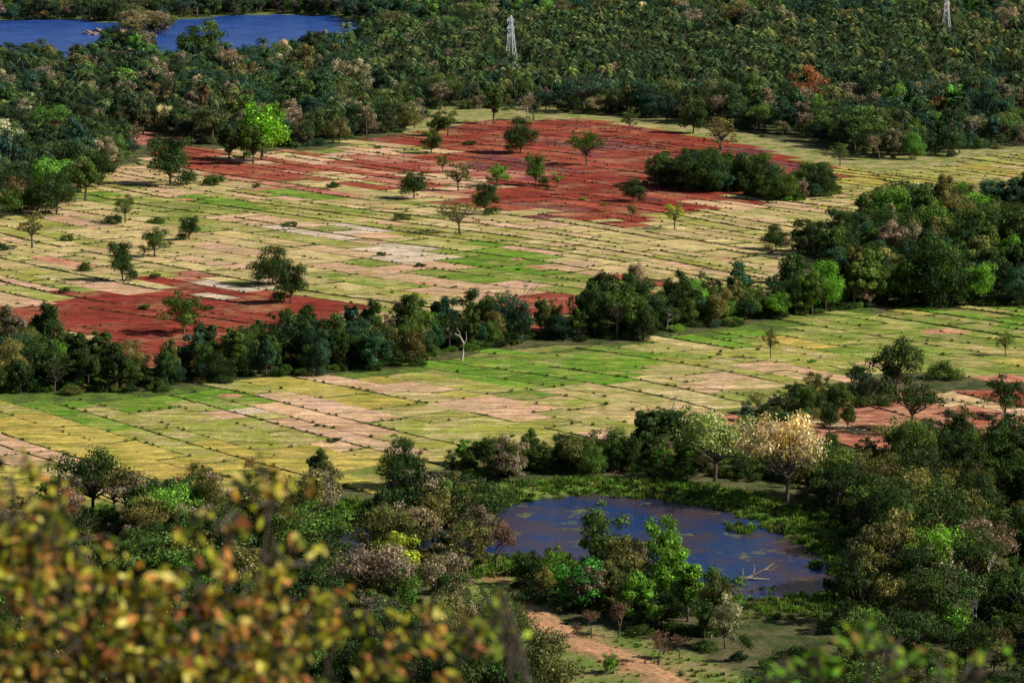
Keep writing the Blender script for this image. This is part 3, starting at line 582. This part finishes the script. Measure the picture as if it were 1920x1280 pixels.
forest('lake_islet_trees',PG([(225,56),(310,54),(320,62),(235,66)]),5,[(3,BR,1),(2,SP,1)],(8,13),[(3,T_GB),(2,T_OL),(1,T_MD)],under=0)
b=MB()
for u,v,s in[(350,375,1.4),(495,365,1.3),(1000,500,1.3),(1012,505,1.0),(800,532,1.4),(970,487,1.1),(1775,622,2.0),(1360,487,1.2),(1610,365,1.2),(1500,545,1.2),(430,742,1.2)]:
    x0,y0=G(u,v); k=11; V=[(x0,y0,s*.45)]
    for ring,(rr,hh) in enumerate([(.5,.3),(1.1,.1),(2.0,-.05)]):
        for i in range(k):
            a=6.283*i/k; q=rr*rng.uniform(.65,1.35)*s*1.2; V.append((x0+q*math.cos(a)*1.6,y0+q*math.sin(a),hh*s*rng.uniform(.6,1.3) if hh>0 else -.05))
    Fs=[(0,1+i,1+(i+1)%k) for i in range(k)]
    for rg in(0,1): Fs+=[(1+rg*k+i,1+(rg+1)*k+i,1+(rg+1)*k+(i+1)%k,1+rg*k+(i+1)%k) for i in range(k)]
    b.add(V,Fs)
link(bpy.data.objects.new('earth_mounds',b.mesh('earth_mounds',[simplemat('orange_clay',(.58,.27,.15),scale=1,var=.4)])))
# ------------------------------------------------------------------ near tree on the rock (out of focus)
NL=leafmat('near_leaves','GEOMETRY',.4)
def neartree(name,root,targets,leafn,cols,seed,lsz=.022):
    r2=np.random.default_rng(seed); b=MB(); C=[];D=[]
    root=np.array(root,float)
    for (tx,ty,tz,rad) in targets:
        t=np.array([tx,ty,tz]); st=root+np.array([0,0,.2+r2.uniform(0,.8)])
        mid=(st+t)/2+np.array([.25*(t[0]-st[0]),0,-.25])
        b.tube(bez(st,mid,t,8),np.linspace(.014,.004,8),6,0)
        for k in range(9):
            e=t+r2.normal(size=3)*rad*np.array([.8,1.2,.55])
            b.tube([t+(st-t)*r2.uniform(0,.12),(t+e)/2+r2.normal(size=3)*.02,e],[.004,.003,.0015],4,0)
        n=int(leafn*(rad/.14)**2)
        sub=t+r2.normal(size=(9,3))*rad*np.array([.75,1.2,.5])   # leaf sprays
        c=sub[r2.integers(0,9,n)]+r2.normal(size=(n,3))*rad*np.array([.27,.4,.18]); C.append(c)
    b.tube(bez(root-np.array([0,0,.9]),root+np.array([.1,0,-.3]),root+np.array([0,0,.9]),6),np.linspace(.12,.03,6),8,0)
    C=np.concatenate(C); n=len(C); nr=r2.normal(size=(n,3))*.7+[.45,-.35,.55]; nr/=np.linalg.norm(nr,axis=1)[:,None]
    nb=len(b.f); b.quads(C,nr,lsz*r2.uniform(.6,1.4,n),1,1.0,asp=.5)
    me=b.mesh(name,[BARK,NL]); cc=np.zeros((len(b.f),3)); w=np.array([c[0] for c in cols],float); k=r2.choice(len(cols),n,p=w/w.sum())
    cc[nb:]=np.array([c[1] for c in cols])[k]*r2.uniform(.5,1.5,(n,1)); a=me.attributes.new('tint','FLOAT_VECTOR','FACE'); a.data.foreach_set('vector',cc.astype(np.float32).ravel())
    return link(bpy.data.objects.new(name,me))
AUT=[(3.2,(.46,.44,.045)),(2.6,(.15,.19,.022)),(2.2,(.66,.30,.09)),(1.3,(.36,.12,.05)),(2.2,(.80,.70,.20)),(6,(.028,.036,.01))]
T=[]
for (x,z,r_) in [(-1.44,-1.84,.10),(-1.35,-1.92,.09),(-1.25,-2.05,.1),(-1.42,-2.03,.14),(-1.22,-2.2,.14),(-1.02,-2.18,.1),(-.88,-2.02,.07),(-.80,-1.92,.07),(-.72,-1.93,.07),(-.64,-2.02,.07),(-.85,-2.14,.11),(-1.42,-2.22,.15),(-1.1,-2.3,.15),(-.78,-2.22,.13),(-.63,-2.2,.09),(-.50,-2.27,.08),(-.36,-2.27,.08),(-.24,-2.32,.08),(-.5,-2.38,.12),(-.8,-2.38,.14),(-1.05,-2.42,.14),(-1.35,-2.4,.15),(-.3,-2.4,.1),(-.12,-2.38,.06),(-1.5,-2.3,.12)]:
    T.append((x,8+rng.uniform(-.4,.4),H+z,r_))
neartree('foreground_tree',(-1.3,8.6,H-4.2),T,250,AUT,3)
GRN=[(3,(.18,.38,.035)),(2,(.36,.48,.06)),(1,(.3,.2,.05)),(1,(.05,.1,.02))]
T=[(.78,8,H-2.40,.06),(.92,8.2,H-2.42,.07),(1.06,8.1,H-2.33,.07),(1.12,8.1,H-2.40,.07),(1.25,8,H-2.42,.07),(-.06,8.1,H-2.20,.035),(-.03,8.1,H-2.3,.05),(1.4,8.2,H-2.43,.05)]
neartree('foreground_shrub',(.9,8.6,H-4.6),T,130,GRN,5)
# ------------------------------------------------------------------ light, sky, camera
EL=math.radians(36); AZ=math.radians(101)
w=bpy.data.worlds.new('World'); SC.world=w; w.use_nodes=True; nt=w.node_tree
sk=nt.nodes.new('ShaderNodeTexSky'); sk.sky_type='NISHITA'; sk.sun_disc=False; sk.sun_elevation=EL; sk.sun_rotation=AZ; sk.air_density=1.0; sk.dust_density=.4
bg=nt.nodes['Background']; bg.inputs[1].default_value=.05; nt.links.new(sk.outputs[0],bg.inputs[0])
from mathutils import Vector
sd=Vector((math.sin(AZ)*math.cos(EL),math.cos(AZ)*math.cos(EL),math.sin(EL)))
l=bpy.data.lights.new('sun','SUN'); l.energy=5; l.angle=math.radians(.5); l.color=(1,.94,.82); lo=link(bpy.data.objects.new('sun',l)); lo.rotation_euler=sd.to_track_quat('Z','Y').to_euler(); lo.location=(100,0,300)
cam=bpy.data.cameras.new('camera'); cam.lens=100; cam.sensor_width=36; cam.clip_end=20000; cam.clip_start=.1
cam.dof.use_dof=True; cam.dof.focus_distance=760; cam.dof.aperture_fstop=4.5
co=link(bpy.data.objects.new('camera',cam)); co.location=(0,0,H); co.rotation_euler=(math.pi/2-PITCH,0,0); SC.camera=co
SC.view_settings.view_transform='Standard'; SC.view_settings.look='None'; SC.view_settings.exposure=0
